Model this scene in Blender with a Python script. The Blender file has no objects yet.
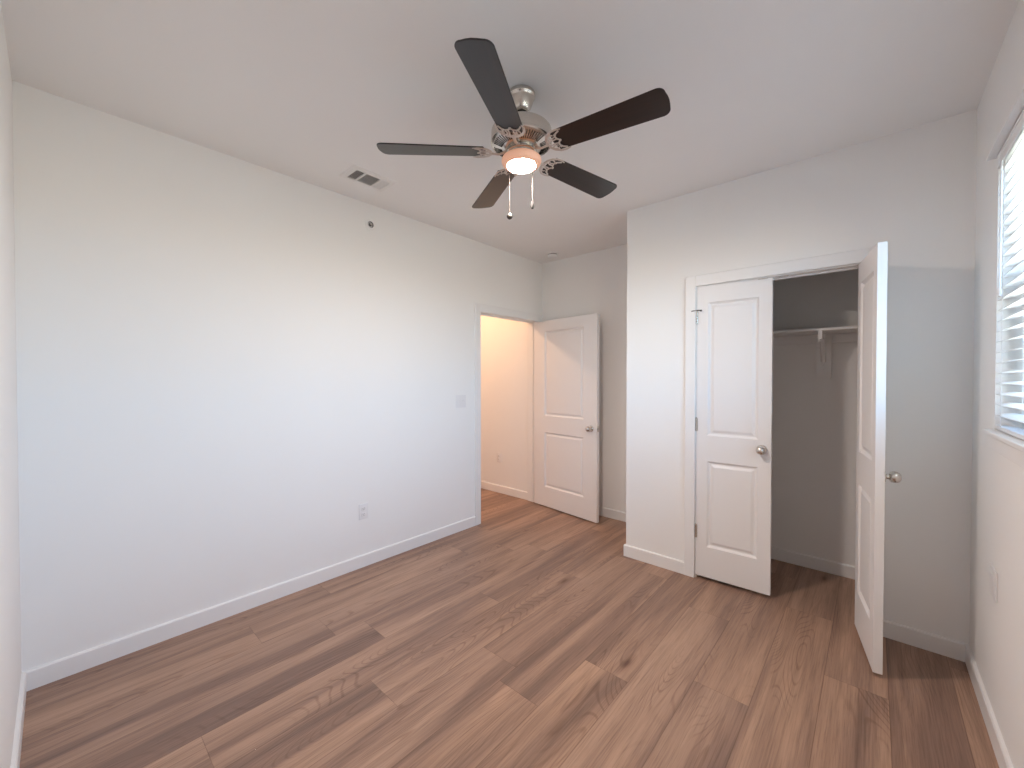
import bpy, bmesh, math, random
from mathutils import Vector, Matrix

S = bpy.context.scene
C = S.collection
PI = math.pi
random.seed(7)

# ------------------------------------------------------------------ camera
cam = bpy.data.cameras.new('camera')
cam.sensor_width = 36.0
cam.lens = 406.04 / 1024 * 36.0
cam.clip_start = 0.01
camo = bpy.data.objects.new('camera', cam)
C.objects.link(camo)
camo.location = (2.842, 0.115, 1.4054)
camo.rotation_euler = (math.radians(90 - 0.76), 0, math.radians(41.67))
S.camera = camo

# ------------------------------------------------------------------ world: hazy daylight, pale ground below the horizon
W_ = bpy.data.worlds.new('daylight')
S.world = W_
W_.use_nodes = True
nt = W_.node_tree
nt.nodes.clear()
tc = nt.nodes.new('ShaderNodeTexCoord')
sp = nt.nodes.new('ShaderNodeSeparateXYZ')
rp = nt.nodes.new('ShaderNodeValToRGB')
bg = nt.nodes.new('ShaderNodeBackground')
wo = nt.nodes.new('ShaderNodeOutputWorld')
mp = nt.nodes.new('ShaderNodeMapRange')
mp.inputs['From Min'].default_value = -1
mp.inputs['From Max'].default_value = 1
nt.links.new(tc.outputs['Generated'], sp.inputs[0])
nt.links.new(sp.outputs['Z'], mp.inputs['Value'])
nt.links.new(mp.outputs[0], rp.inputs[0])
nt.links.new(rp.outputs[0], bg.inputs[0])
nt.links.new(bg.outputs[0], wo.inputs[0])
e = rp.color_ramp.elements
e[0].position = 0.0;  e[0].color = (0.86, 0.82, 0.72, 1)
e[1].position = 1.0;  e[1].color = (0.32, 0.56, 1.0, 1)
x_ = e.new(0.48); x_.color = (0.95, 0.91, 0.78, 1)
x_ = e.new(0.51); x_.color = (0.44, 0.83, 1.18, 1)
x_ = e.new(0.75); x_.color = (0.34, 0.68, 1.20, 1)
# extra sky glow added towards -Y to brighten the closet wall by the window
def wm(op, a, b=None, clamp=False):
    q = nt.nodes.new('ShaderNodeMath'); q.operation = op; q.use_clamp = clamp
    for i, v in enumerate((a, b)):
        if v is None: continue
        if isinstance(v, (int, float)): q.inputs[i].default_value = v
        else: nt.links.new(v, q.inputs[i])
    return q.outputs[0]
side = wm('MULTIPLY', wm('SUBTRACT', wm('MULTIPLY', sp.outputs['Y'], -1.0), 0.62), 2.6, True)
glow = wm('MULTIPLY', wm('POWER', side, 1.2), 5.0)
nt.links.new(wm('MULTIPLY', wm('ADD', glow, 1.0), 11.6), bg.inputs['Strength'])

# room dimensions (metres)
W, H, L1, L2, A = 3.208, 2.7185, 3.111, 3.830, 1.387
D1, D2, DH = 2.843, 3.720, 2.045          # hall doorway in the left wall
C1, C2 = 1.914, 2.812                     # closet doorway
WY0, WY1, WZ0, WZ1 = 0.78, 2.626, 1.200, 2.297   # window opening
WT = 0.12

# light portal at the window opening (guides the daylight, adds none)
pl = bpy.data.lights.new('window_portal', 'AREA')
pl.shape = 'RECTANGLE'; pl.size = WZ1 - WZ0; pl.size_y = WY1 - WY0
pl.cycles.is_portal = True
plo = bpy.data.objects.new('window_portal', pl)
C.objects.link(plo)
plo.location = (W + 0.135, (WY0 + WY1) / 2, (WZ0 + WZ1) / 2)
plo.rotation_euler = (0, PI / 2, 0)

# hall lamp's bulb (its fixture is built further down)
hl = bpy.data.lights.new('hall_bulb', 'POINT')
hl.energy = 41; hl.color = (1.0, 0.60, 0.36); hl.shadow_soft_size = 0.05
hlo = bpy.data.objects.new('hall_bulb', hl)
C.objects.link(hlo)
hlo.location = (-0.95, 2.75, 2.58)

S.view_settings.view_transform = 'Standard'
S.view_settings.look = 'None'
S.view_settings.gamma = 1.0
S.view_settings.use_curve_mapping = False
S.view_settings.exposure = 0.03
S.cycles.max_bounces = 12
S.cycles.diffuse_bounces = 8
S.cycles.use_denoising = True
S.cycles.sample_clamp_indirect = 6.0
S.cycles.caustics_reflective = False
S.cycles.caustics_refractive = False


# ------------------------------------------------------------------ materials
def mat(name, col, rough=0.5, metal=0.0, spec=0.5, bump=None, emit=None, estr=0, coat=0, var=0.0):
    m = bpy.data.materials.new(name)
    m.use_nodes = True
    n = m.node_tree
    b = n.nodes['Principled BSDF']
    b.inputs['Base Color'].default_value = (*col, 1)
    b.inputs['Roughness'].default_value = rough
    b.inputs['Metallic'].default_value = metal
    b.inputs['Specular IOR Level'].default_value = spec
    if coat:
        b.inputs['Coat Weight'].default_value = coat
        b.inputs['Coat Roughness'].default_value = 0.25
    if emit:
        b.inputs['Emission Color'].default_value = (*emit, 1)
        b.inputs['Emission Strength'].default_value = estr
    t = n.nodes.new('ShaderNodeTexCoord')
    if bump:
        sc, st = bump
        z = n.nodes.new('ShaderNodeTexNoise')
        z.inputs['Scale'].default_value = sc
        z.inputs['Detail'].default_value = 3
        bp = n.nodes.new('ShaderNodeBump')
        bp.inputs['Strength'].default_value = st
        bp.inputs['Distance'].default_value = 0.002
        n.links.new(t.outputs['Object'], z.inputs['Vector'])
        n.links.new(z.outputs['Fac'], bp.inputs['Height'])
        n.links.new(bp.outputs[0], b.inputs['Normal'])
    if var:
        z = n.nodes.new('ShaderNodeTexNoise')
        z.inputs['Scale'].default_value = 2.5
        hs = n.nodes.new('ShaderNodeMapRange')
        hs.inputs['To Min'].default_value = 1 - var
        hs.inputs['To Max'].default_value = 1 + var
        mx = n.nodes.new('ShaderNodeVectorMath'); mx.operation = 'SCALE'
        mx.inputs[0].default_value = col
        n.links.new(t.outputs['Object'], z.inputs['Vector'])
        n.links.new(z.outputs['Fac'], hs.inputs['Value'])
        n.links.new(hs.outputs[0], mx.inputs['Scale'])
        n.links.new(mx.outputs[0], b.inputs['Base Color'])
    return m


M_wall = mat('painted_drywall', (0.855, 0.85, 0.84), 0.75, spec=0.25, bump=(260, 0.12), var=0.01)
M_ceil = mat('ceiling_paint', (0.85, 0.845, 0.84), 0.85, spec=0.15, bump=(200, 0.15), var=0.01)
M_trim = mat('trim_paint', (0.83, 0.825, 0.82), 0.38, spec=0.4, bump=(40, 0.03), var=0.005)
M_door = mat('door_paint', (0.82, 0.805, 0.80), 0.42, spec=0.4, bump=(60, 0.05), var=0.005)
M_plate = mat('plastic_white', (0.79, 0.785, 0.79), 0.35, var=0.01)
M_slot = mat('plastic_dark', (0.015, 0.015, 0.015), 0.8, spec=0.1, var=0.05)
M_nick = mat('brushed_nickel', (0.66, 0.62, 0.57), 0.27, metal=1.0, var=0.03)
M_bkt = mat('bracket_nickel', (0.62, 0.56, 0.52), 0.35, metal=0.85, var=0.02)
M_chain = mat('chain_nickel', (0.11, 0.095, 0.085), 0.5, metal=0.9, var=0.02)
M_dkm = mat('dark_metal', (0.03, 0.03, 0.03), 0.4, metal=0.6, var=0.05)
M_vin = mat('window_vinyl', (0.85, 0.87, 0.88), 0.3, var=0.01)
M_vent = mat('vent_enamel', (0.80, 0.79, 0.78), 0.45, var=0.01)
M_duct = mat('duct_and_shadow_gap', (0.06, 0.06, 0.065), 0.7, var=0.1)
M_lens = mat('lit_glass', (0.9, 0.85, 0.8), 0.4, emit=(1.0, 0.85, 0.75), estr=680, var=0.01)
M_bowl = mat('frosted_rim_painted_glow', (0.70, 0.50, 0.42), 0.40, emit=(1.0, 0.38, 0.15), estr=0.30, var=0.01)  # orange emission paints the lens glow onto the rim
M_hlens = mat('hall_lamp_glass', (0.9, 0.85, 0.8), 0.4, emit=(1.0, 0.62, 0.32), estr=6, var=0.01)


def blade_mat():
    m = mat('espresso_blade', (0.010, 0.006, 0.005), 0.30, spec=0.6)
    n = m.node_tree; b = n.nodes['Principled BSDF']
    t = n.nodes.new('ShaderNodeTexCoord')
    mpp = n.nodes.new('ShaderNodeMapping')
    mpp.inputs['Scale'].default_value = (3, 60, 60)
    z = n.nodes.new('ShaderNodeTexNoise'); z.inputs['Scale'].default_value = 1.0; z.inputs['Detail'].default_value = 4
    r = n.nodes.new('ShaderNodeValToRGB')
    r.color_ramp.elements[0].color = (0.005, 0.0030, 0.0028, 1); r.color_ramp.elements[0].position = .3
    r.color_ramp.elements[1].color = (0.016, 0.007, 0.005, 1); r.color_ramp.elements[1].position = .75
    n.links.new(t.outputs['Object'], mpp.inputs[0]); n.links.new(mpp.outputs[0], z.inputs['Vector'])
    n.links.new(z.outputs['Fac'], r.inputs[0]); n.links.new(r.outputs[0], b.inputs['Base Color'])
    return m


M_blade = blade_mat()


def slat_mat():
    m = bpy.data.materials.new('blind_slat'); m.use_nodes = True
    n = m.node_tree; b = n.nodes['Principled BSDF']
    b.inputs['Base Color'].default_value = (0.86, 0.87, 0.88, 1); b.inputs['Roughness'].default_value = 0.4
    tr = n.nodes.new('ShaderNodeBsdfTranslucent'); tr.inputs[0].default_value = (0.85, 0.9, 0.95, 1)
    mx = n.nodes.new('ShaderNodeMixShader'); mx.inputs[0].default_value = 0.12
    t = n.nodes.new('ShaderNodeTexCoord'); z = n.nodes.new('ShaderNodeTexNoise'); z.inputs['Scale'].default_value = 30
    bp = n.nodes.new('ShaderNodeBump'); bp.inputs['Strength'].default_value = 0.05; bp.inputs['Distance'].default_value = 0.001
    n.links.new(t.outputs['Object'], z.inputs['Vector']); n.links.new(z.outputs['Fac'], bp.inputs['Height']); n.links.new(bp.outputs[0], b.inputs['Normal'])
    o = n.nodes['Material Output']
    n.links.new(b.outputs[0], mx.inputs[1]); n.links.new(tr.outputs[0], mx.inputs[2]); n.links.new(mx.outputs[0], o.inputs[0])
    return m


M_slat = slat_mat()


def glass_mat():
    m = bpy.data.materials.new('window_glass'); m.use_nodes = True
    n = m.node_tree; n.nodes.remove(n.nodes['Principled BSDF'])
    g = n.nodes.new('ShaderNodeBsdfGlossy'); g.inputs['Roughness'].default_value = 0.02
    t = n.nodes.new('ShaderNodeBsdfTransparent'); t.inputs[0].default_value = (0.95, 0.98, 0.98, 1)
    f = n.nodes.new('ShaderNodeFresnel'); f.inputs[0].default_value = 1.3
    mx = n.nodes.new('ShaderNodeMixShader')
    n.links.new(f.outputs[0], mx.inputs[0]); n.links.new(t.outputs[0], mx.inputs[1]); n.links.new(g.outputs[0], mx.inputs[2])
    n.links.new(mx.outputs[0], n.nodes['Material Output'].inputs[0])
    return m


M_glass = glass_mat()


def floor_mat():
    m = bpy.data.materials.new('wood_look_plank'); m.use_nodes = True
    n = m.node_tree; N = n.nodes.new; Lk = n.links.new
    b = n.nodes['Principled BSDF']
    uv = N('ShaderNodeUVMap'); uv.uv_map = 'plank'
    at = N('ShaderNodeAttribute'); at.attribute_name = 'tone'; at.attribute_type = 'GEOMETRY'
    s = N('ShaderNodeSeparateXYZ'); Lk(uv.outputs[0], s.inputs[0])
    sc = N('ShaderNodeSeparateColor'); Lk(at.outputs['Color'], sc.inputs[0])

    def math_(op, a, b_=None, clamp=False):
        q = N('ShaderNodeMath'); q.operation = op; q.use_clamp = clamp
        for i, v in enumerate((a, b_)):
            if v is None: continue
            if isinstance(v, (int, float)): q.inputs[i].default_value = v
            else: Lk(v, q.inputs[i])
        return q.outputs[0]

    def vec(kx, ky, kz, extra=0):
        c = N('ShaderNodeCombineXYZ')
        Lk(math_('MULTIPLY', s.outputs[0], kx), c.inputs[0])
        Lk(math_('MULTIPLY', s.outputs[1], ky), c.inputs[1])
        Lk(math_('ADD', math_('MULTIPLY', sc.outputs[0], kz), extra), c.inputs[2])
        return c.outputs[0]

    def noise(v, detail=3, rough=.5, dist=0):
        z = N('ShaderNodeTexNoise'); z.inputs['Scale'].default_value = 1; z.inputs['Detail'].default_value = detail
        z.inputs['Roughness'].default_value = rough; z.inputs['Distortion'].default_value = dist
        Lk(v, z.inputs['Vector']); return z.outputs['Fac']

    def ramp(f, stops):
        r = N('ShaderNodeValToRGB'); el = r.color_ramp.elements
        el[0].position, el[0].color = stops[0][0], (*stops[0][1], 1)
        el[1].position, el[1].color = stops[-1][0], (*stops[-1][1], 1)
        for p_, c_ in stops[1:-1]:
            q = el.new(p_); q.color = (*c_, 1)
        Lk(f, r.inputs[0]); return r.outputs[0]

    def mul(a, b_, f=1.0):
        q = N('ShaderNodeMix'); q.data_type = 'RGBA'; q.blend_type = 'MULTIPLY'
        if isinstance(f, float): q.inputs[0].default_value = f
        else: Lk(f, q.inputs[0])
        Lk(a, q.inputs[6])
        if isinstance(b_, tuple): q.inputs[7].default_value = (*b_, 1)
        else: Lk(b_, q.inputs[7])
        return q.outputs[2]

    streak = noise(vec(8.0, 0.50, 61), 3, .5, .45)
    base = ramp(streak, [(0.28, (0.215, 0.138, 0.108)), (0.42, (0.288, 0.182, 0.136)), (0.53, (0.385, 0.246, 0.178)), (0.72, (0.462, 0.302, 0.216))])
    # contour grain (cathedrals)
    cn = noise(vec(5.0, 0.62, 23, 9), 1.2, .4, .35)
    rings = math_('SINE', math_('MULTIPLY', cn, 260))
    rl = ramp(rings, [(0.0, (1, 1, 1)), (0.55, (1, 1, 1)), (1.0, (0.76, 0.72, 0.70))])
    cmask = ramp(noise(vec(6, 1.1, 47, 3), 1), [(0.48, (0, 0, 0)), (0.62, (1, 1, 1))])
    base = mul(base, rl, cmask)
    # fine fibre grain
    fg = noise(vec(210, 5.5, 91), 3, .65)
    base = mul(base, ramp(fg, [(0.30, (0.76, 0.75, 0.74)), (0.52, (1.0, 1.0, 1.0)), (0.75, (1.10, 1.10, 1.10))]))
    fg2 = noise(vec(60, 1.6, 31, 5), 3, .6)
    base = mul(base, ramp(fg2, [(0.36, (0.84, 0.83, 0.83)), (0.5, (1.0, 1.0, 1.0))]))
    # knots
    vo = N('ShaderNodeTexVoronoi'); vo.inputs['Scale'].default_value = 1
    wv = vec(5.2, 1.55, 77, 2)
    Lk(wv, vo.inputs['Vector'])
    kn = ramp(vo.outputs['Distance'], [(0.03, (0.42, 0.34, 0.32)), (0.085, (0.80, 0.76, 0.74)), (0.17, (1, 1, 1))])
    vc = N('ShaderNodeSeparateColor'); Lk(vo.outputs['Color'], vc.inputs[0])
    base = mul(base, kn, math_('GREATER_THAN', vc.outputs[0], 0.55))
    # plank tone
    tn = ramp(sc.outputs[1], [(0.0, (0.90, 0.89, 0.90)), (1.0, (1.06, 1.04, 1.01))])
    base = mul(base, tn)
    # seams
    fx = math_('SUBTRACT', math_('ABSOLUTE', math_('SUBTRACT', s.outputs[0], 0.1125)), 0.1108)
    seam = math_('MAXIMUM', math_('GREATER_THAN', fx, 0), math_('LESS_THAN', s.outputs[1], 0.0022))
    base = mul(base, (0.70, 0.67, 0.65), seam)
    Lk(base, b.inputs['Base Color'])
    rr = N('ShaderNodeMapRange'); rr.inputs['To Min'].default_value = 0.36; rr.inputs['To Max'].default_value = 0.50
    Lk(fg2, rr.inputs['Value']); Lk(rr.outputs[0], b.inputs['Roughness'])
    b.inputs['Specular IOR Level'].default_value = 0.38
    bp = N('ShaderNodeBump'); bp.inputs['Strength'].default_value = 0.15; bp.inputs['Distance'].default_value = 0.001
    Lk(fg, bp.inputs['Height']); Lk(bp.outputs[0], b.inputs['Normal'])
    return m


M_floor = floor_mat()


# ------------------------------------------------------------------ helpers
def bm_new():
    return bmesh.new()


def box(bm, x0, x1, y0, y1, z0, z1, bev=0.0, seg=2, M=None):
    x0, x1 = min(x0, x1), max(x0, x1); y0, y1 = min(y0, y1), max(y0, y1); z0, z1 = min(z0, z1), max(z0, z1)
    v = [bm.verts.new((x, y, z)) for x in (x0, x1) for y in (y0, y1) for z in (z0, z1)]
    fs = [bm.faces.new([v[i] for i in q]) for q in ((0, 1, 3, 2), (4, 6, 7, 5), (0, 4, 5, 1), (2, 3, 7, 6), (0, 2, 6, 4), (1, 5, 7, 3))]
    vs = v
    if bev:
        r = bmesh.ops.bevel(bm, geom=list({e_ for f in fs for e_ in f.edges}), offset=bev, segments=seg, affect='EDGES', profile=0.6)
        vs = list({q for f in r['faces'] for q in f.verts} | {q for q in v if q.is_valid})
    if M is not None:
        bmesh.ops.transform(bm, matrix=M, verts=vs)
    return vs


def lathe(bm, prof, seg=40, M=None, cap=True):
    """profile of (radius, z) turned about Z"""
    rings = []
    for r, z in prof:
        if r < 1e-6:
            rings.append([bm.verts.new((0, 0, z))])
        else:
            rings.append([bm.verts.new((r * math.cos(2 * PI * k / seg), r * math.sin(2 * PI * k / seg), z)) for k in range(seg)])
    for a, b in zip(rings, rings[1:]):
        for k in range(seg):
            k2 = (k + 1) % seg
            if len(a) == 1 and len(b) == 1: continue
            if len(a) == 1: bm.faces.new((a[0], b[k2], b[k]))
            elif len(b) == 1: bm.faces.new((a[k], a[k2], b[0]))
            else: bm.faces.new((a[k], a[k2], b[k2], b[k]))
    if cap:
        for rg in (rings[0], rings[-1]):
            if len(rg) > 1: bm.faces.new(rg)
    vs = [v for r in rings for v in r]
    if M is not None: bmesh.ops.transform(bm, matrix=M, verts=vs)
    return vs


def tube(bm, pts, r, seg=8, flat=1.0, up=Vector((0, 0, 1)), M=None):
    """swept ellipse: r wide, r*flat tall (along up); r may be a list"""
    pts = [Vector(p) for p in pts]; rings = []
    for i, p in enumerate(pts):
        t = (pts[min(i + 1, len(pts) - 1)] - pts[max(i - 1, 0)]).normalized()
        u = up if abs(t.dot(up)) < .95 else Vector((1, 0, 0))
        a = t.cross(u).normalized(); b = a.cross(t).normalized()
        rr = r[i] if isinstance(r, (list, tuple)) else r
        rings.append([bm.verts.new(p + a * rr * math.cos(2 * PI * k / seg) + b * rr * flat * math.sin(2 * PI * k / seg)) for k in range(seg)])
    for a, b in zip(rings, rings[1:]):
        for k in range(seg):
            bm.faces.new((a[k], a[(k + 1) % seg], b[(k + 1) % seg], b[k]))
    bm.faces.new(rings[0]); bm.faces.new(rings[-1])
    vs = [v for q in rings for v in q]
    if M is not None: bmesh.ops.transform(bm, matrix=M, verts=vs)
    return vs


def prism(bm, outline, z0, z1, M=None):
    lo = [bm.verts.new((x, y, z0)) for x, y in outline]; hi = [bm.verts.new((x, y, z1)) for x, y in outline]
    n = len(outline)
    bm.faces.new(lo[::-1]); bm.faces.new(hi)
    for i in range(n): bm.faces.new((lo[i], lo[(i + 1) % n], hi[(i + 1) % n], hi[i]))
    if M is not None: bmesh.ops.transform(bm, matrix=M, verts=lo + hi)
    return lo + hi


def obj(name, bm, m, parent=None, smooth=False, ang=35):
    bmesh.ops.recalc_face_normals(bm, faces=bm.faces)
    me = bpy.data.meshes.new(name); bm.to_mesh(me); bm.free()
    for q in (m if isinstance(m, (list, tuple)) else [m]): me.materials.append(q)
    if smooth:
        me.polygons.foreach_set('use_smooth', [True] * len(me.polygons))
        me.set_sharp_from_angle(angle=math.radians(ang))
    o = bpy.data.objects.new(name, me); C.objects.link(o)
    if parent is not None: o.parent = parent
    return o


def struct(name, bm, m, label=None, parent=None, smooth=False, cat=None):
    o = obj(name, bm, m, parent, smooth)
    o['kind'] = 'structure'
    if label: o['label'] = label
    if cat: o['category'] = cat
    return o


def empty(name, loc, rot=(0, 0, 0)):
    o = bpy.data.objects.new(name, None); C.objects.link(o)
    o.location = loc; o.rotation_euler = rot; o.empty_display_size = 0.05
    return o


def tag(o, label, cat, group=None):
    o['label'] = label; o['category'] = cat
    if group: o['group'] = group
    return o


# ------------------------------------------------------------------ shell
# floor: one mesh, one face per plank
def build_floor():
    bm = bm_new(); uvl = bm.loops.layers.uv.new('plank'); cl = bm.loops.layers.float_color.new('tone')
    PW, PL, X0, Y0, X1, Y1 = 0.225, 1.475, -2.32, -0.15, 3.45, 3.99
    known = {-1: 1.295, 0: .829, 1: 1.12, 2: 1.288, 3: .480, 4: 1.075, 5: 1.59, 6: 1.475, 7: 1.86, 8: 1.22, 9: .60, 10: 1.62, 11: 1.05, 12: .35}
    k0 = math.floor((X0 - .205) / PW)
    k = k0
    while .205 + k * PW < X1:
        xa = .205 + k * PW
        ph = known.get(k, (k * 0.61803 % 1) * PL) % PL
        y = ph - 2 * PL
        while y < Y1:
            ya, yb = max(y, Y0), min(y + PL, Y1)
            if yb > ya:
                a, b = max(xa, X0), min(xa + PW, X1)
                r1, r2 = random.random(), random.random()
                f = bm.faces.new([bm.verts.new(q) for q in ((a, ya, 0), (b, ya, 0), (b, yb, 0), (a, yb, 0))])
                for lp in f.loops:
                    lp[uvl].uv = (lp.vert.co.x - xa, lp.vert.co.y - y)
                    lp[cl] = (r1, r2, 0, 1)
            y += PL
        k += 1
    bmesh.ops.remove_doubles(bm, verts=bm.verts, dist=1e-5)
    return struct('floor', bm, M_floor, 'brown wood look plank floor running the length of the room')


build_floor()
bm = bm_new(); box(bm, -2.32, 3.45, -.15, 3.99, H, H + .12)
struct('ceiling', bm, M_ceil, 'flat off white ceiling')

bm = bm_new()
box(bm, -WT, 0, -.15, D1, 0, H); box(bm, -WT, 0, D2, L2, 0, H); box(bm, -WT, 0, D1, D2, DH, H)
struct('wall_left', bm, M_wall, 'long off white wall with the hall doorway at its far end')
bm = bm_new()
box(bm, W, W + .15, -.15, WY0, 0, H); box(bm, W, W + .15, WY1, L2 + .15, 0, H)
box(bm, W, W + .15, WY0, WY1, 0, WZ0 - .018); box(bm, W, W + .15, WY0, WY1, WZ1, H)
struct('wall_right', bm, M_wall, 'off white wall holding the window')
bm = bm_new(); box(bm, 0, W, -.15, 0, 0, H); struct('wall_near', bm, M_wall, 'off white wall at the left edge of the photo')
bm = bm_new(); box(bm, -WT, W, L2, L2 + .15, 0, H); struct('wall_back', bm, M_wall, 'off white wall behind the open hall door and the closet')
CT = 0.115
bm = bm_new()
box(bm, A, C1, L1, L1 + CT, 0, H); box(bm, C2, W, L1, L1 + CT, 0, H); box(bm, C1, C2, L1, L1 + CT, DH, H)
box(bm, A, A + CT, L1 + CT, L2, 0, H)
struct('wall_closet', bm, M_wall, 'off white wall with the closet doorway and its outer corner')
bm = bm_new()
HY = 3.745
box(bm, -2.32, -WT, HY, HY + .12, 0, H); box(bm, -2.32, -2.2, 1.0, HY, 0, H); box(bm, -2.2, -WT, .88, 1.0, 0, H)
struct('wall_hall', bm, M_wall, 'hall walls seen warm through the open doorway')


# baseboards
def baseboard(name, p0, p1, nrm, lab, z=0.089, t=0.014):
    """p0,p1 on the wall line, nrm = into the room"""
    bm = bm_new(); p0 = Vector((*p0, 0)); p1 = Vector((*p1, 0)); n = Vector((*nrm, 0))
    prof = [(0, 0), (t, 0), (t, z - .006), (t - .004, z), (0, z)]
    a = [bm.verts.new(p0 + n * d + Vector((0, 0, h))) for d, h in prof]
    b = [bm.verts.new(p1 + n * d + Vector((0, 0, h))) for d, h in prof]
    bm.faces.new(a); bm.faces.new(b[::-1])
    for i in range(5): bm.faces.new((a[i], b[i], b[(i + 1) % 5], a[(i + 1) % 5]))
    return struct(name, bm, M_trim, lab)


CW = 0.074   # casing width
B = .014
baseboard('baseboard_left', (0, 0), (0, D1 - CW), (1, 0), 'white baseboard along the long left wall')
baseboard('baseboard_near', (B, 0), (W - B, 0), (0, 1), 'white baseboard on the wall at the left edge')
baseboard('baseboard_right', (W, 0), (W, L1), (-1, 0), 'white baseboard below the window')
baseboard('baseboard_closet', (A - B, L1), (C1 - CW, L1), (0, -1), 'white baseboard left of the closet doorway')
baseboard('baseboard_corner', (C2 + CW, L1), (W - B, L1), (0, -1), 'white baseboard between closet doorway and window wall')
baseboard('baseboard_alcove', (A, L1), (A, L2 - B), (-1, 0), 'white baseboard on the side of the closet wall corner')
baseboard('baseboard_back', (0, L2), (A, L2), (0, -1), 'white baseboard behind the open hall door')
baseboard('baseboard_inside', (A + CT, L2), (W, L2), (0, -1), 'white baseboard across the back of the closet')
baseboard('baseboard_hall', (-2.2, HY), (-WT - .018, HY), (0, -1), 'white baseboard in the hall')


# casings + jambs (trim)
def casing(name, axis, a0, a1, face, out, depth, lab, back=True, wb=CW, head=CW):
    """opening from a0 to a1 along axis ('x' or 'y'); face = wall plane coordinate; out = -1/+1 room side"""
    bm = bm_new(); t = .018; r = .005; e_ = face + out * t

    def bx(u0, u1, w0, w1, z0, z1, bev=0.0025):
        if axis == 'x': box(bm, u0, u1, w0, w1, z0, z1, bev, 1)
        else: box(bm, w0, w1, u0, u1, z0, z1, bev, 1)
    top = DH + r
    bx(a0 - CW, a0 - r + .0, face, e_, 0, top + CW)
    bx(a1 + r, a1 + CW, face, e_, 0, top + CW)
    bx(a0 - r, a1 + r, face, e_, top, top + CW)
    # jamb lining
    j = .016; w1 = face - out * depth
    bx(a0 - .001, a0 + .002, face, w1, 0, DH, 0); bx(a1 - .002, a1 + .001, face, w1, 0, DH, 0)
    bx(a0, a1, face, w1, DH - .002, DH + .001, 0)
    # stop bead
    s0 = face - out * .040; s1 = face - out * .052
    bx(a0 + .002, a0 + .012, s0, s1, 0, DH - .002, 0.001); bx(a1 - .012, a1 - .002, s0, s1, 0, DH - .002, 0.001)
    bx(a0 + .012, a1 - .012, s0, s1, DH - .014, DH - .002, 0.001)
    if back:
        f2 = w1; e2 = f2 - out * t
        bx(a0 - CW, a0 - r, f2, e2, 0, top + CW); bx(a1 + r, a1 + .044, f2, e2, 0, top + CW); bx(a0 - r, a1 + r, f2, e2, top, top + CW)
    return struct(name, bm, M_trim, lab)


casing('trim_1', 'y', D1, D2, 0, 1, WT, 'white casing around the hall doorway')
casing('trim_2', 'x', C1, C2, L1, -1, CT, 'white casing around the closet doorway', back=False)


# ------------------------------------------------------------------ doors
def door_leaf(w, h, t, panels):
    """local: x 0..w from hinge, y 0..t (y=0 is the knuckle-side face), z 0..h; moulded panels on both faces"""
    bm = bm_new()
    xs = sorted({0, w} | {p[0] for p in panels} | {p[1] for p in panels})
    zs = sorted({0, h} | {p[2] for p in panels} | {p[3] for p in panels})
    for y, sg in ((0, 1), (t, -1)):
        for i in range(len(xs) - 1):
            for j in range(len(zs) - 1):
                c = (xs[i] + xs[i + 1]) / 2, (zs[j] + zs[j + 1]) / 2
                if any(p[0] < c[0] < p[1] and p[2] < c[1] < p[3] for p in panels): continue
                bm.faces.new([bm.verts.new(q) for q in ((xs[i], y, zs[j]), (xs[i + 1], y, zs[j]), (xs[i + 1], y, zs[j + 1]), (xs[i], y, zs[j + 1]))])
        for p in panels:
            rings = []
            for ins, dp in ((0, 0), (.004, .004), (.013, .0125), (.022, .0125), (.036, .005), (.040, .004)):
                rings.append([bm.verts.new(q) for q in ((p[0] + ins, y + sg * dp, p[2] + ins), (p[1] - ins, y + sg * dp, p[2] + ins), (p[1] - ins, y + sg * dp, p[3] - ins), (p[0] + ins, y + sg * dp, p[3] - ins))])
            for a, b in zip(rings, rings[1:]):
                for k in range(4): bm.faces.new((a[k], a[(k + 1) % 4], b[(k + 1) % 4], b[k]))
            bm.faces.new(rings[-1])
    for q in (((0, 0, 0), (0, t, 0), (0, t, h), (0, 0, h)), ((w, 0, 0), (w, t, 0), (w, t, h), (w, 0, h)), ((0, 0, 0), (w, 0, 0), (w, t, 0), (0, t, 0)), ((0, 0, h), (w, 0, h), (w, t, h), (0, t, h))):
        bm.faces.new([bm.verts.new(v) for v in q])
    bmesh.ops.remove_doubles(bm, verts=bm.verts, dist=1e-5)
    return bm


def knob_bm(x, z, y, sg):
    bm = bm_new()
    prof = [(0, 0), (.031, 0), (.031, .003), (.027, .008), (.014, .011), (.0115, .014), (.0115, .020), (.015, .023), (.0225, .028), (.0262, .036), (.0268, .043),
            (.0252, .051), (.0215, .058), (.0155, .063), (.008, .0655), (0, .066)]
    M = Matrix.Translation((x, y, z)) @ Matrix.Rotation(PI / 2 * sg, 4, 'X')
    lathe(bm, prof, 32, M, cap=False)
    return bm


def hinge_bm(z, x=-.002, y=-.007):
    bm = bm_new()
    for a in range(5): lathe(bm, [(0, 0), (.0058, 0), (.0064, .0008), (.0064, .0162), (.0058, .017), (0, .017)], 12, Matrix.Translation((x, y, z - .0445 + a * .0178)), cap=False)
    lathe(bm, [(0, 0), (.005, 0), (.0065, .004), (0, .007)], 12, Matrix.Translation((x, y, z + .0445)), cap=False)
    box(bm, x + .002, x + .008, y + .005, y + .0075, z - .0445, z + .0445)
    return bm


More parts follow.
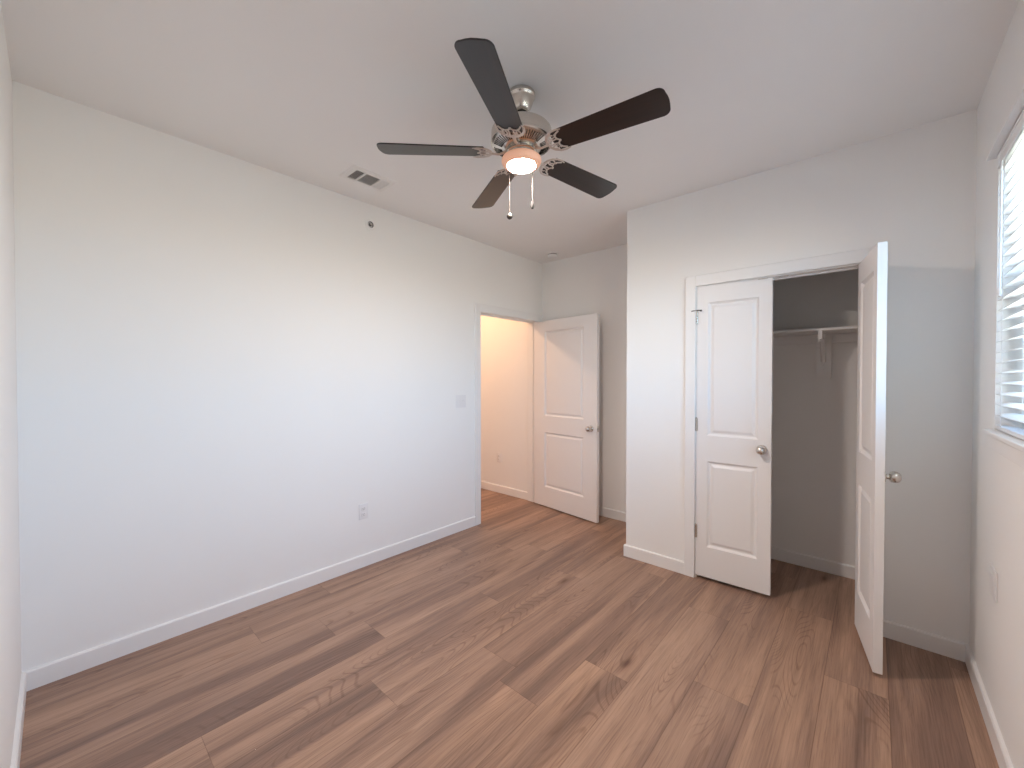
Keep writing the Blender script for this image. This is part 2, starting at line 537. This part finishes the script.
LH = 2.02
def make_door(name, w, panels, loc, rz, label, knob=None, knob_both=False, stops=True, hinges=(.31, 1.06, 1.81), t=.035):
    d = struct(name, door_leaf(w, LH, t, panels), M_door, label)
    d.location = loc; d.rotation_euler = (0, 0, rz)
    if knob:
        kx, kz = knob
        k = obj('door_knob', knob_bm(kx, kz, 0, 1), M_nick, d, True); k['label'] = 'satin nickel door knob'
        if knob_both:
            k = obj('door_knob', knob_bm(kx, kz, t, -1), M_nick, d, True)
            bm = bm_new(); box(bm, w - .0005, w + .0015, t / 2 - .0125, t / 2 + .0125, kz - .028, kz + .028, .0008, 1)
            lt = obj('latch_plate', bm, M_nick, d)
            bm = bm_new(); box(bm, w + .001, w + .010, t / 2 - .006, t / 2 + .006, kz - .009, kz + .009, .002, 2)
            obj('latch_bolt', bm, M_nick, lt, True)
    for i, z in enumerate(hinges):
        hg = obj('hinge', hinge_bm(z), M_nick, d, True)
        if stops and i == 2:      # hinge pin door stop on the top hinge
            bm = bm_new()
            tube(bm, [(-.002, -.007, z + .048), (-.022, -.020, z + .047), (-.034, -.026, z + .044)], [.004, .003, .003], 8)
            tube(bm, [(-.002, -.007, z + .048), (.018, -.020, z + .047), (.030, -.024, z + .044)], [.004, .003, .003], 8)
            lathe(bm, [(0, 0), (.006, 0), (.006, .006), (0, .006)], 12, Matrix.Translation((.030, -.024, z + .041)) @ Matrix.Rotation(.9, 4, 'X'), cap=False)
            q = obj('door_stop', bm, M_chain, hg, True)
    return d


def two_panels(w, s0, s1): return [(s0, w - s1, .212, .810), (s0, w - s1, .988, 1.908)]


# left closet leaf (closed), hinge at C1, faces -y
make_door('door_1', .4455, two_panels(.4455, .069, .073), (C1 + .003, L1 - .001, .023), math.radians(1.8),
          'left white two panel closet leaf standing shut', knob=(.394, .925))
# right closet leaf (swung open ~100 deg), hinge at C2; mirrored so hinge is on the right
def mirror_x(o):
    for q in [o] + list(o.children_recursive):
        for v in q.data.vertices: v.co.x = -v.co.x
        q.data.flip_normals()
rd = make_door('door_2', .4435, two_panels(.4435, .070, .070), (C2 - .003, L1 - .001, .019), 0,
               'right white two panel closet leaf swung open towards the room', knob=(.402, .925), stops=False)
mirror_x(rd)
rd.rotation_euler = (0, 0, math.radians(100.0))
# entry door leaf, hinge at D2 on the left wall, opened 82 deg into the room.
ed = make_door('door_3', .862, two_panels(.862, .157, .165), (.010, D2 - .002, .012), 0,
               'white two panel hall door standing wide open', knob=(.790, .905), knob_both=True, stops=False)
# local x from the hinge along the leaf; knuckle-side face (y=0) turns towards the back wall
mirror_x(ed)
ed.rotation_euler = (0, 0, math.radians(172.4))
ea = math.radians(82.4)
# leaf direction must be (sin ea, -cos ea); mirrored local -x axis points there
ed.rotation_euler = (0, 0, math.atan2(math.cos(ea), -math.sin(ea)))

# ball catch plates in the closet head jamb
for i, x in enumerate((2.312, 2.419)):
    bm = bm_new(); box(bm, x - .026, x + .026, L1 + .004, L1 + .026, DH - .0042, DH - .002, .0006, 1)
    lathe(bm, [(0, -.0008), (.006, -.0008), (.008, 0)], 16, Matrix.Translation((x, L1 + .014, DH - .0042)), cap=False)
    o = obj('catch_plate', bm, M_nick)
    tag(o, ['small metal catch plate above the shut closet leaf', 'small metal catch plate above the open half of the closet'][i], 'catch plate', 'catch plates in the closet head jamb')

# ------------------------------------------------------------------ window
wf = struct('window_1', bm_new(), M_vin, 'white window behind the blinds')
bm = bm_new()
xw0, xw1 = W + .085, W + .13
def ringbox(bm, y0, y1, z0, z1, w, x0, x1, bev=.003):
    box(bm, x0, x1, y0, y0 + w, z0, z1, bev, 1); box(bm, x0, x1, y1 - w, y1, z0, z1, bev, 1)
    box(bm, x0, x1, y0 + w, y1 - w, z0, z0 + w, bev, 1); box(bm, x0, x1, y0 + w, y1 - w, z1 - w, z1, bev, 1)
ym = (WY0 + WY1) / 2
ringbox(bm, WY0, WY1, WZ0, WZ1, .035, xw0, xw1)
box(bm, xw0, xw1, ym - .03, ym + .03, WZ0 + .035, WZ1 - .035, .003, 1)
f = obj('window_frame', bm, M_vin, wf)
for y0, y1 in ((WY0 + .035, ym - .03), (ym + .03, WY1 - .035)):
    bm = bm_new(); zc = (WZ0 + WZ1) / 2
    ringbox(bm, y0, y1, WZ0 + .035, zc + .015, .03, xw0 + .004, xw0 + .022)
    ringbox(bm, y0, y1, zc - .015, WZ1 - .035, .03, xw0 + .024, xw0 + .042)
    s_ = obj('sash', bm, M_vin, wf)
    bm = bm_new(); box(bm, xw0 + .011, xw0 + .015, y0 + .02, y1 - .02, WZ0 + .05, zc); box(bm, xw0 + .031, xw0 + .035, y0 + .02, y1 - .02, zc, WZ1 - .05)
    obj('pane', bm, M_glass, s_)
# stool, apron, head board (trim)
bm = bm_new()
box(bm, W - .028, W, WY0 - .04, WY1 + .038, WZ0 - .018, WZ0, .004, 2); box(bm, W - .001, xw0, WY0, WY1, WZ0 - .018, WZ0)
box(bm, W - .014, W, WY0 - .02, WY1 + .01, WZ0 - .075, WZ0 - .018, .002, 1)
struct('trim_3', bm, M_trim, 'white window stool with a flat apron under it')
bm = bm_new()
box(bm, W - .030, W, WY0 - .04, WY1 + .036, WZ1, WZ1 + .016, .003, 2)
box(bm, W - .020, W, WY0 - .03, WY1 + .026, WZ1 + .016, WZ1 + .026, .002, 1)
struct('trim_4', bm, M_trim, 'thin white head board over the window')

# blinds
bl = empty('window_blind', (W + .026, ym, WZ1))
tag(bl, 'white horizontal slat blind lowered over the window at the right edge', 'blind')
ya, yb = WY0 + .004 - ym, WY1 - .003 - ym
bm = bm_new(); box(bm, -.019, .026, ya, yb, -.045, -.002, .002, 1); obj('headrail', bm, M_vin, bl)
bm = bm_new()
box(bm, -.028, -.021, ya, yb, -.056, -.003, .002, 2); box(bm, -.031, -.021, ya, yb, -.014, -.003, .003, 2); box(bm, -.031, -.021, ya, yb, -.056, -.047, .003, 2)
obj('valance', bm, M_vin, bl)
pitch = .0415; n = int((WZ1 - WZ0 - .085) / pitch)
bm = bm_new(); tl = math.radians(12)
zt = -.078
for k in range(n):
    zc = zt - k * pitch
    pr = []
    for q in (-1, -.5, 0, .5, 1):
        pr.append((q * .0245, .0022 * (1 - q * q)))
    top = [(x, z + .0013) for x, z in pr]; bot = [(x, z - .0013) for x, z in pr][::-1]
    ol = [(x * math.cos(tl) - z * math.sin(tl), x * math.sin(tl) + z * math.cos(tl) + zc) for x, z in top + bot]
    a = [bm.verts.new((x, ya + .003, z)) for x, z in ol]; b = [bm.verts.new((x, yb - .003, z)) for x, z in ol]
    m_ = len(ol); bm.faces.new(a); bm.faces.new(b[::-1])
    for i in range(m_): bm.faces.new((a[i], b[i], b[(i + 1) % m_], a[(i + 1) % m_]))
obj('slats', bm, M_slat, bl, True)
zb = WZ0 - WZ1
bm = bm_new(); box(bm, -.025, .025, ya + .003, yb - .003, zb + .004, zb + .020, .003, 2); obj('bottom_rail', bm, M_slat, bl)
for yy in (yb - .10, yb - .55, ya + .55, ya + .10):
    bm = bm_new()
    for xx in (-.0262, .0262):
        box(bm, xx - .0006, xx + .0006, yy - .004, yy + .004, zb + .02, -.045)
    obj('ladder_tape', bm, M_plate, bl)
bm = bm_new(); tube(bm, [(-.034, yb - .105, -.062), (-.034, yb - .105, -.30), (-.035, yb - .106, -.55)], .0032, 8)
lathe(bm, [(0, 0), (.006, .004), (.006, .03), (0, .034)], 10, Matrix.Translation((-.035, yb - .106, -.58)), cap=False)
obj('tilt_wand', bm, M_vin, bl, True)

# ------------------------------------------------------------------ closet shelf
cs = empty('closet_shelf', (2.35, L2, 1.70))
tag(cs, 'white closet shelf with a hanging bracket beneath it, inside the closet', 'shelf')
x0, x1 = A + CT - 2.35, W - 2.35
bm = bm_new(); box(bm, x0, x1, -.305, 0, .026, .044, .002, 1); obj('shelf_board', bm, M_trim, cs)
bm = bm_new(); box(bm, x0, x1, -.018, 0, -.040, .026, .002, 1); obj('cleat', bm, M_trim, cs)
bx_ = 2.572 - 2.35
bm = bm_new()
ol = [(bx_ - .045, .026 - .0), (bx_ - .045, -.280)] + [(bx_ - .045 + .02 - .02 * math.cos(t_), -.280 - .02 * math.sin(t_)) for t_ in (.4, .8, 1.2, PI / 2)] + \
     [(bx_ + .045 - .02 + .02 * math.sin(t_), -.280 - .02 * math.cos(t_)) for t_ in (0, .4, .8, 1.2)] + [(bx_ + .045, -.280), (bx_ + .045, .026)]
prism(bm, ol, 0, .018, Matrix.Translation((0, -.018, 0)) @ Matrix.Rotation(PI / 2, 4, 'X'))
obj('backing_board', bm, M_trim, cs)
bk = None
bm = bm_new()
box(bm, bx_ - .017, bx_ + .017, -.040, -.036, -.175, .024, .001, 1)
box(bm, bx_ - .014, bx_ + .014, -.290, -.038, .020, .0255, .001, 1)
tube(bm, [(bx_, -.042, -.175), (bx_, -.070, -.105), (bx_, -.14, -.03), (bx_, -.22, 0.0), (bx_, -.275, .006)], [.014, .015, .014, .012, .011], 10, 1.0, Vector((0, 1, 0)))
bk = obj('shelf_bracket', bm, M_trim, cs, True)
bm = bm_new()
box(bm, bx_ - .013, bx_ + .013, -.300, -.294, -.030, .026, .002, 1)
pts = [(bx_, -.297 + .018 * (1 - math.cos(t_)), -.028 - .018 * math.sin(t_)) for t_ in [k * PI / 6 for k in range(6)]]
for a, b in zip(pts, pts[1:]):
    tube(bm, [a, b], .012, 8, .25, Vector((0, 0, 1)))
obj('rod_hook', bm, M_trim, bk, False)
for zz in (-.20, -.23):
    bm = bm_new(); lathe(bm, [(0, 0), (.004, 0), (.003, .002), (0, .0025)], 10, Matrix.Translation((bx_, -.036, zz)) @ Matrix.Rotation(PI / 2, 4, 'X'), cap=False)
    obj('screw', bm, M_trim, cs, True)


# ------------------------------------------------------------------ wall plates
def frame_for(loc, facing):      # local: x right, z up, -y out of the wall
    ang = {'+x': PI / 2, '-x': -PI / 2, '-y': 0}[facing]
    return loc, (0, 0, ang)


def plate_bm(w, h, t=.006):
    bm = bm_new(); box(bm, -w / 2, w / 2, -t, 0, -h / 2, h / 2, .003, 2); return bm


def outlet(loc, facing, label, group='duplex outlets low on the walls', blank=False, w=.072):
    l, r = frame_for(loc, facing); e_ = empty('wall_outlet', l, r); tag(e_, label, 'outlet', group)
    p = obj('cover_plate', plate_bm(w, .116), M_plate, e_, True)
    if blank:
        bm = bm_new(); box(bm, -w / 2 + .018, w / 2 - .018, -.0078, -.005, -.034, .034, .001, 1); obj('receptacle', bm, M_plate, e_)
        return e_
    for s in (-1, 1):
        bm = bm_new(); box(bm, -.0165, .0165, -.0085, -.004, s * .0215 - .0135, s * .0215 + .0135, .002, 1); rc = obj('receptacle', bm, M_plate, e_)
        bm = bm_new()
        for sx in (-1, 1): box(bm, sx * .0065 - .0011, sx * .0065 + .0011, -.0088, -.0080, s * .0215 - .001, s * .0215 + .0075)
        lathe(bm, [(0, -.0003), (.0024, -.0003), (.0024, .0005), (0, .0005)], 10, Matrix.Translation((0, -.0085, s * .0215 - .0065)) @ Matrix.Rotation(PI / 2, 4, 'X'), cap=False)
        obj('slots', bm, M_slot, rc)
    bm = bm_new(); lathe(bm, [(0, 0), (.003, 0), (.0025, .001), (0, .0012)], 10, Matrix.Translation((0, -.006, 0)) @ Matrix.Rotation(PI / 2, 4, 'X'), cap=False)
    obj('screw', bm, M_plate, e_, True)
    return e_


outlet((0, 1.635, .413), '+x', 'white duplex outlet low on the long left wall')
outlet((-.60, HY, .43), '-y', 'white duplex outlet on the hall wall seen through the doorway')
outlet((W, 2.585, .595), '-x', 'white cover plate on the wall below the window', blank=True, w=.116)
l, r = frame_for((0, 2.596, 1.196), '+x')
sw = empty('light_switch', l, r); tag(sw, 'white two gang light switch on the left wall beside the hall doorway', 'light switch')
obj('cover_plate', plate_bm(.118, .116), M_plate, sw, True)
for s in (-1, 1):
    bm = bm_new(); box(bm, s * .023 - .005, s * .023 + .005, -.0072, -.005, -.012, .012, .0008, 1)
    box(bm, s * .023 - .0035, s * .023 + .0035, -.016, -.005, .0, .009, .0012, 1); obj('toggle', bm, M_plate, sw)
for sx in (-1, 1):
    for sz in (-1, 1):
        bm = bm_new(); lathe(bm, [(0, 0), (.003, 0), (.0025, .001), (0, .0012)], 10, Matrix.Translation((sx * .023, -.006, sz * .030)) @ Matrix.Rotation(PI / 2, 4, 'X'), cap=False)
        obj('screw', bm, M_plate, sw, True)

# sidewall sprinkler
sk = empty('fire_sprinkler', (0, 1.70, 2.563), (0, PI / 2, 0)); tag(sk, 'small round sprinkler head high on the left wall', 'sprinkler')
bm = bm_new(); lathe(bm, [(.040, 0), (.040, .004), (.034, .008), (.022, .009), (.020, .003), (.013, .002), (0, .002)], 32, cap=False); obj('escutcheon', bm, M_trim, sk, True)
bm = bm_new(); lathe(bm, [(0, .001), (.0125, .001), (.0125, .006), (.008, .008), (0, .008)], 16, cap=False)
lathe(bm, [(.0185, .004), (.0215, .0085), (.0235, .0095), (.0235, .004)], 24, cap=False)
obj('sprinkler_body', bm, M_dkm, sk, True)
bm = bm_new()
for s in (-1, 1): tube(bm, [(0, s * .008, .006), (0, s * .010, .012), (0, s * .003, .018)], .002, 8)
lathe(bm, [(0, .018), (.010, .018), (.010, .0192), (0, .0192)], 16, cap=False)
obj('deflector', bm, M_nick, sk, True)

# smoke detector
sd = empty('smoke_detector', (.31, 3.60, H)); tag(sd, 'round white smoke detector on the ceiling near the hall door', 'smoke detector')
bm = bm_new(); lathe(bm, [(0, 0), (.066, 0), (.067, -.006), (.064, -.010), (0, -.010)], 36, cap=False); obj('base', bm, M_plate, sd, True)
bm = bm_new(); lathe(bm, [(0, -.009), (.050, -.009), (.050, -.018), (0, -.018)], 36, cap=False); obj('vent_shadow_gap', bm, M_duct, sd, True)  # vent neck coloured dark to paint the shadow gap under the base
bm = bm_new(); lathe(bm, [(0, -.0165), (.054, -.0165), (.057, -.019), (.055, -.034), (.048, -.041), (.030, -.044), (0, -.045)], 36, cap=False); obj('cover', bm, M_plate, sd, True)
bm = bm_new(); lathe(bm, [(0, -.044), (.009, -.044), (.009, -.047), (0, -.0475)], 16, cap=False); obj('test_button', bm, M_plate, sd, True)

# ceiling register
vt = empty('ceiling_vent', (.350, 1.497, H)); tag(vt, 'white rectangular air vent in the ceiling near the left wall', 'vent')
bm = bm_new(); hx, hy = .100, .152; ix, iy = .066, .118
def ring_plate(bm):
    o_ = [(-hx, -hy), (hx, -hy), (hx, hy), (-hx, hy)]; i_ = [(-ix, -iy), (ix, -iy), (ix, iy), (-ix, iy)]
    lv = []
    for pts_, z in ((o_, 0), (o_, -.003), ([(x * .93, y * .95) for x, y in o_], -.008), (i_, -.009), (i_, 0)):
        lv.append([bm.verts.new((x, y, z)) for x, y in pts_])
    for a, b in zip(lv, lv[1:]):
        for k in range(4): bm.faces.new((a[k], a[(k + 1) % 4], b[(k + 1) % 4], b[k]))
ring_plate(bm)
for yy in (-.054, .054): box(bm, -ix, ix, yy - .0045, yy + .0045, -.0088, -.002)
obj('frame', bm, M_vent, vt)
bm = bm_new(); box(bm, -ix - .01, ix + .01, -iy - .01, iy + .01, -.0012, -.0004); obj('duct_opening', bm, M_duct, vt)
def louvre(y0, y1, along, tilt, pit, wd=.011):
    bm = bm_new()
    if along == 'x':
        k = y0 + pit / 2
        while k < y1:
            box(bm, -ix, ix, -wd / 2, wd / 2, -.0005, .0005, M=Matrix.Translation((0, k, -.0060)) @ Matrix.Rotation(tilt, 4, 'X')); k += pit
    else:
        k = -ix + pit / 2
        while k < ix:
            box(bm, -wd / 2, wd / 2, y0, y1, -.0005, .0005, M=Matrix.Translation((k, 0, -.0060)) @ Matrix.Rotation(tilt, 4, 'Y')); k += pit
    return obj('louvre', bm, M_vent, vt)
louvre(-.118, -.0585, 'x', math.radians(38), .0095, .008)
louvre(-.0495, .0495, 'y', math.radians(40), .0095, .008)
louvre(.0585, .118, 'x', math.radians(-38), .0095, .010)

# hall flush lamp (lights the hall; out of the photo's view)
hlamp = empty('hall_lamp', (-.95, 2.75, H)); tag(hlamp, 'small flush dome lamp on the hall ceiling beyond the doorway', 'ceiling lamp')
bm = bm_new(); lathe(bm, [(0, 0), (.14, 0), (.145, -.02), (.13, -.03), (0, -.03)], 36, cap=False); obj('lamp_base', bm, M_nick, hlamp, True)
bm = bm_new(); lathe(bm, [(.128, -.03), (.12, -.055), (.09, -.08), (.04, -.093), (0, -.096)], 36, cap=False); obj('lamp_glass', bm, M_hlens, hlamp, True)

# ------------------------------------------------------------------ ceiling fan
FX, FY = 1.618, 1.556
fan = empty('ceiling_fan', (FX, FY, H)); tag(fan, 'ceiling fan with five dark wood blades and a lit brushed nickel light kit', 'ceiling fan')
bm = bm_new()
lathe(bm, [(0, 0), (.061, 0), (.063, -.004), (.063, -.016), (.061, -.020), (.058, -.022), (.056, -.030), (.048, -.056), (.040, -.074), (.033, -.084), (.026, -.086), (.024, -.078), (0, -.078)], 48, cap=False)
obj('canopy', bm, M_nick, fan, True, 50)
bm = bm_new()
lathe(bm, [(0, -.060), (.019, -.070), (.022, -.080), (.018, -.088), (.013, -.090), (0, -.090)], 24, cap=False); rod = obj('hanger_ball', bm, M_dkm, fan, True)
bm = bm_new(); lathe(bm, [(0, -.08), (.0125, -.08), (.0125, -.150), (.020, -.152), (.022, -.172), (0, -.172)], 24, cap=False); obj('downrod', bm, M_nick, fan, True)
z0 = 2.560 - H    # motor housing top edge
bm = bm_new()
lathe(bm, [(0, z0 + .010), (.05, z0 + .010), (.10, z0 + .004), (.130, z0 - .006), (.138, z0 - .016), (.139, z0 - .022), (.139, z0 - .060), (.141, z0 - .062), (.141, z0 - .070),
           (.136, z0 - .076), (.120, z0 - .084), (.085, z0 - .096), (.080, z0 - .098), (0, z0 - .098)], 64, cap=False)
mh = obj('motor_housing', bm, M_nick, fan, True, 30)
# radial vent slots in the lower cone
for k in range(65):
    a = 2 * PI * (k + .5) / 65 + math.radians(8.5)
    if k % 13 in (0, 12): continue
    bm = bm_new()
    p0 = (.090 * math.cos(a), .090 * math.sin(a), z0 - .0950); p1 = (.128 * math.cos(a), .128 * math.sin(a), z0 - .0808)
    tube(bm, [p0, p1], .0024, 6, .6)
    obj('vent_slot', bm, M_slot, mh)
bm = bm_new()
zs = z0 - .098
lathe(bm, [(0, zs), (.066, zs), (.070, zs - .004), (.070, zs - .016), (.064, zs - .020), (.062, zs - .030), (.066, zs - .033), (0, zs - .033)], 48, cap=False)
obj('switch_housing', bm, M_nick, fan, True, 30)
zl = zs - .033
bm = bm_new()
lathe(bm, [(.055, zl), (.082, zl - .004), (.090, zl - .010), (.092, zl - .020), (.088, zl - .031), (.078, zl - .040), (.068, zl - .043), (.064, zl - .040)], 48, cap=False)
lk = obj('light_bowl', bm, M_bowl, fan, True, 50); lk['label'] = 'frosted rim with painted orange glow'
bm = bm_new(); lathe(bm, [(.0645, zl - .039), (.063, zl - .043), (.045, zl - .047), (0, zl - .049)], 48, cap=False)
q = obj('light_lens', bm, M_lens, lk, True); q['label'] = 'bright lit lens'

# blades
BR, BZ = .652, 2.450 - H
def blade_outline():
    r0, r1 = .164, BR; w0, w1 = .056, .068; pts_ = []
    pts_ += [(r0 + .012, -w0), (r0 + .004, -w0 * .6), (r0, 0), (r0 + .004, w0 * .6), (r0 + .012, w0)]
    cr = .030
    # leading side (+y) to the tip
    for t_ in [k * PI / 2 / 6 for k in range(7)]:
        pts_.append((r1 - .004 - cr + cr * math.sin(t_), w1 - cr + cr * math.cos(t_)))
    pts_ += [(r1 - .0015, .020), (r1, 0), (r1 - .002, -.020)]
    for t_ in [k * PI / 2 / 6 for k in range(7)]:
        pts_.append((r1 - .006 - cr + cr * math.cos(t_), -w1 + cr - cr * math.sin(t_)))
    return pts_
OL = blade_outline()
PT = math.radians(-11)      # counter-clockwise edge hangs lower
bladeM = Matrix.Rotation(PT, 4, 'X')
bm = bm_new(); prism(bm, OL, -.003, .003)
proto_blade_mesh = None
def arc(cx, cy, r, a0, a1, n_=10, ry=None):
    ry = ry or r
    return [(cx + r * math.cos(math.radians(a0 + (a1 - a0) * k / n_)), cy + ry * math.sin(math.radians(a0 + (a1 - a0) * k / n_)), -.0065) for k in range(n_ + 1)]
def bracket_bm():
    b = bm_new()
    # outer crescent hugging the blade root, horns out along the edges
    tube(b, [(.262, .056, -.0065), (.240, .061, -.0065), (.215, .058, -.0065), (.193, .044, -.0065), (.180, .024, -.0065), (.176, 0, -.0065), (.180, -.024, -.0065), (.193, -.044, -.0065), (.215, -.058, -.0065), (.240, -.061, -.0065), (.262, -.056, -.0065)],
         [.003, .005, .006, .0065, .007, .007, .007, .0065, .006, .005, .003], 8, .5)
    # inner crescent on the blade
    tube(b, [(.250, .050, -.0060), (.232, .040, -.0060), (.222, .026, -.0060), (.226, .010, -.0060), (.238, 0, -.0060), (.226, -.010, -.0060), (.222, -.026, -.0060), (.232, -.040, -.0060), (.250, -.050, -.0060)], .0042, 8, .6)
    # scrolls between
    for s in (-1, 1):
        tube(b, [(p[0], s * p[1], p[2]) for p in arc(.204, .030, .014, 30, 330, 12, .010)], .0032, 8, .6)
        tube(b, [(.178, s * .006, -.0065), (.192, s * .014, -.0065), (.208, s * .010, -.0065), (.222, s * .012, -.0065)], .0036, 8, .6)
    for p in ((.236, 0), (.226, .034), (.226, -.034)):
        lathe(b, [(0, -.011), (.0045, -.010), (.006, -.008), (.006, -.005), (0, -.005)], 12, Matrix.Translation((p[0], p[1], 0)), cap=False)
    vs = list(b.verts); bmesh.ops.transform(b, matrix=bladeM @ Matrix.Translation((-.037, 0, 0)), verts=vs)
    # arm to the motor
    tube(b, [(.068, 0, .006), (.084, 0, -.004), (.104, 0, -.012), (.124, 0, -.010), (.146, 0, -.0065)], [.010, .008, .007, .007, .009], 10, .6)
    return b
bp_ = obj('blade_bracket', bracket_bm(), M_bkt, fan, True, 50)
bmesh.ops.transform(bm, matrix=bladeM, verts=bm.verts)
bv = obj('fan_blade', bm, M_blade, fan)
md = bv.modifiers.new('b', 'BEVEL'); md.width = .0015; md.segments = 2; md.limit_method = 'ANGLE'
for k in range(5):
    for o_ in (bp_, bv):
        c = o_ if k == 0 else o_.copy()
        if k:
            C.objects.link(c); c.parent = fan
        c.location = (0, 0, BZ); c.rotation_euler = (0, 0, math.radians(8.5 + 72 * k))
# pull chains on the far side of the kit
d_ = Vector((-.665, .747, 0)); r_ = Vector((.747, .665, 0))
for lat, ztop, zbot, kind in ((-.055, zl + .010, 2.200 - H, 0), (.055, zl + .010, 2.262 - H, 1)):
    p = r_ * lat + d_ * .088; q0 = r_ * lat * .8 + d_ * .045
    bm = bm_new()
    tube(bm, [(q0.x, q0.y, ztop), (p.x, p.y, ztop), (p.x * 1.01, p.y * 1.01, ztop - .010), (p.x, p.y, ztop - .03), (p.x, p.y, zbot)], .0008, 6)
    z = zbot
    while z < ztop - .03:
        bmesh.ops.create_icosphere(bm, subdivisions=1, radius=.0014, matrix=Matrix.Translation((p.x, p.y, z))); z += .0052
    ch = obj('pull_chain', bm, M_chain, fan, True)
    bm = bm_new()
    if kind == 0:
        lathe(bm, [(0, .016), (.003, .014), (.004, .010), (.010, .006), (.0145, -.003), (.0135, -.010), (.009, -.016), (.003, -.019), (0, -.0195)], 20, Matrix.Translation((p.x, p.y, zbot - .004)), cap=False)
        fo = obj('chain_fob', bm, M_chain, ch, True); fo['label'] = 'round metal fob'
    else:
        lathe(bm, [(0, .012), (.003, .010), (.0055, .004), (.0075, -.006), (.0085, -.020), (.006, -.027), (0, -.028)], 16, Matrix.Translation((p.x, p.y, zbot - .006)), cap=False)
        fo = obj('chain_fob', bm, M_slot, ch, True); fo['label'] = 'black bell shaped fob'
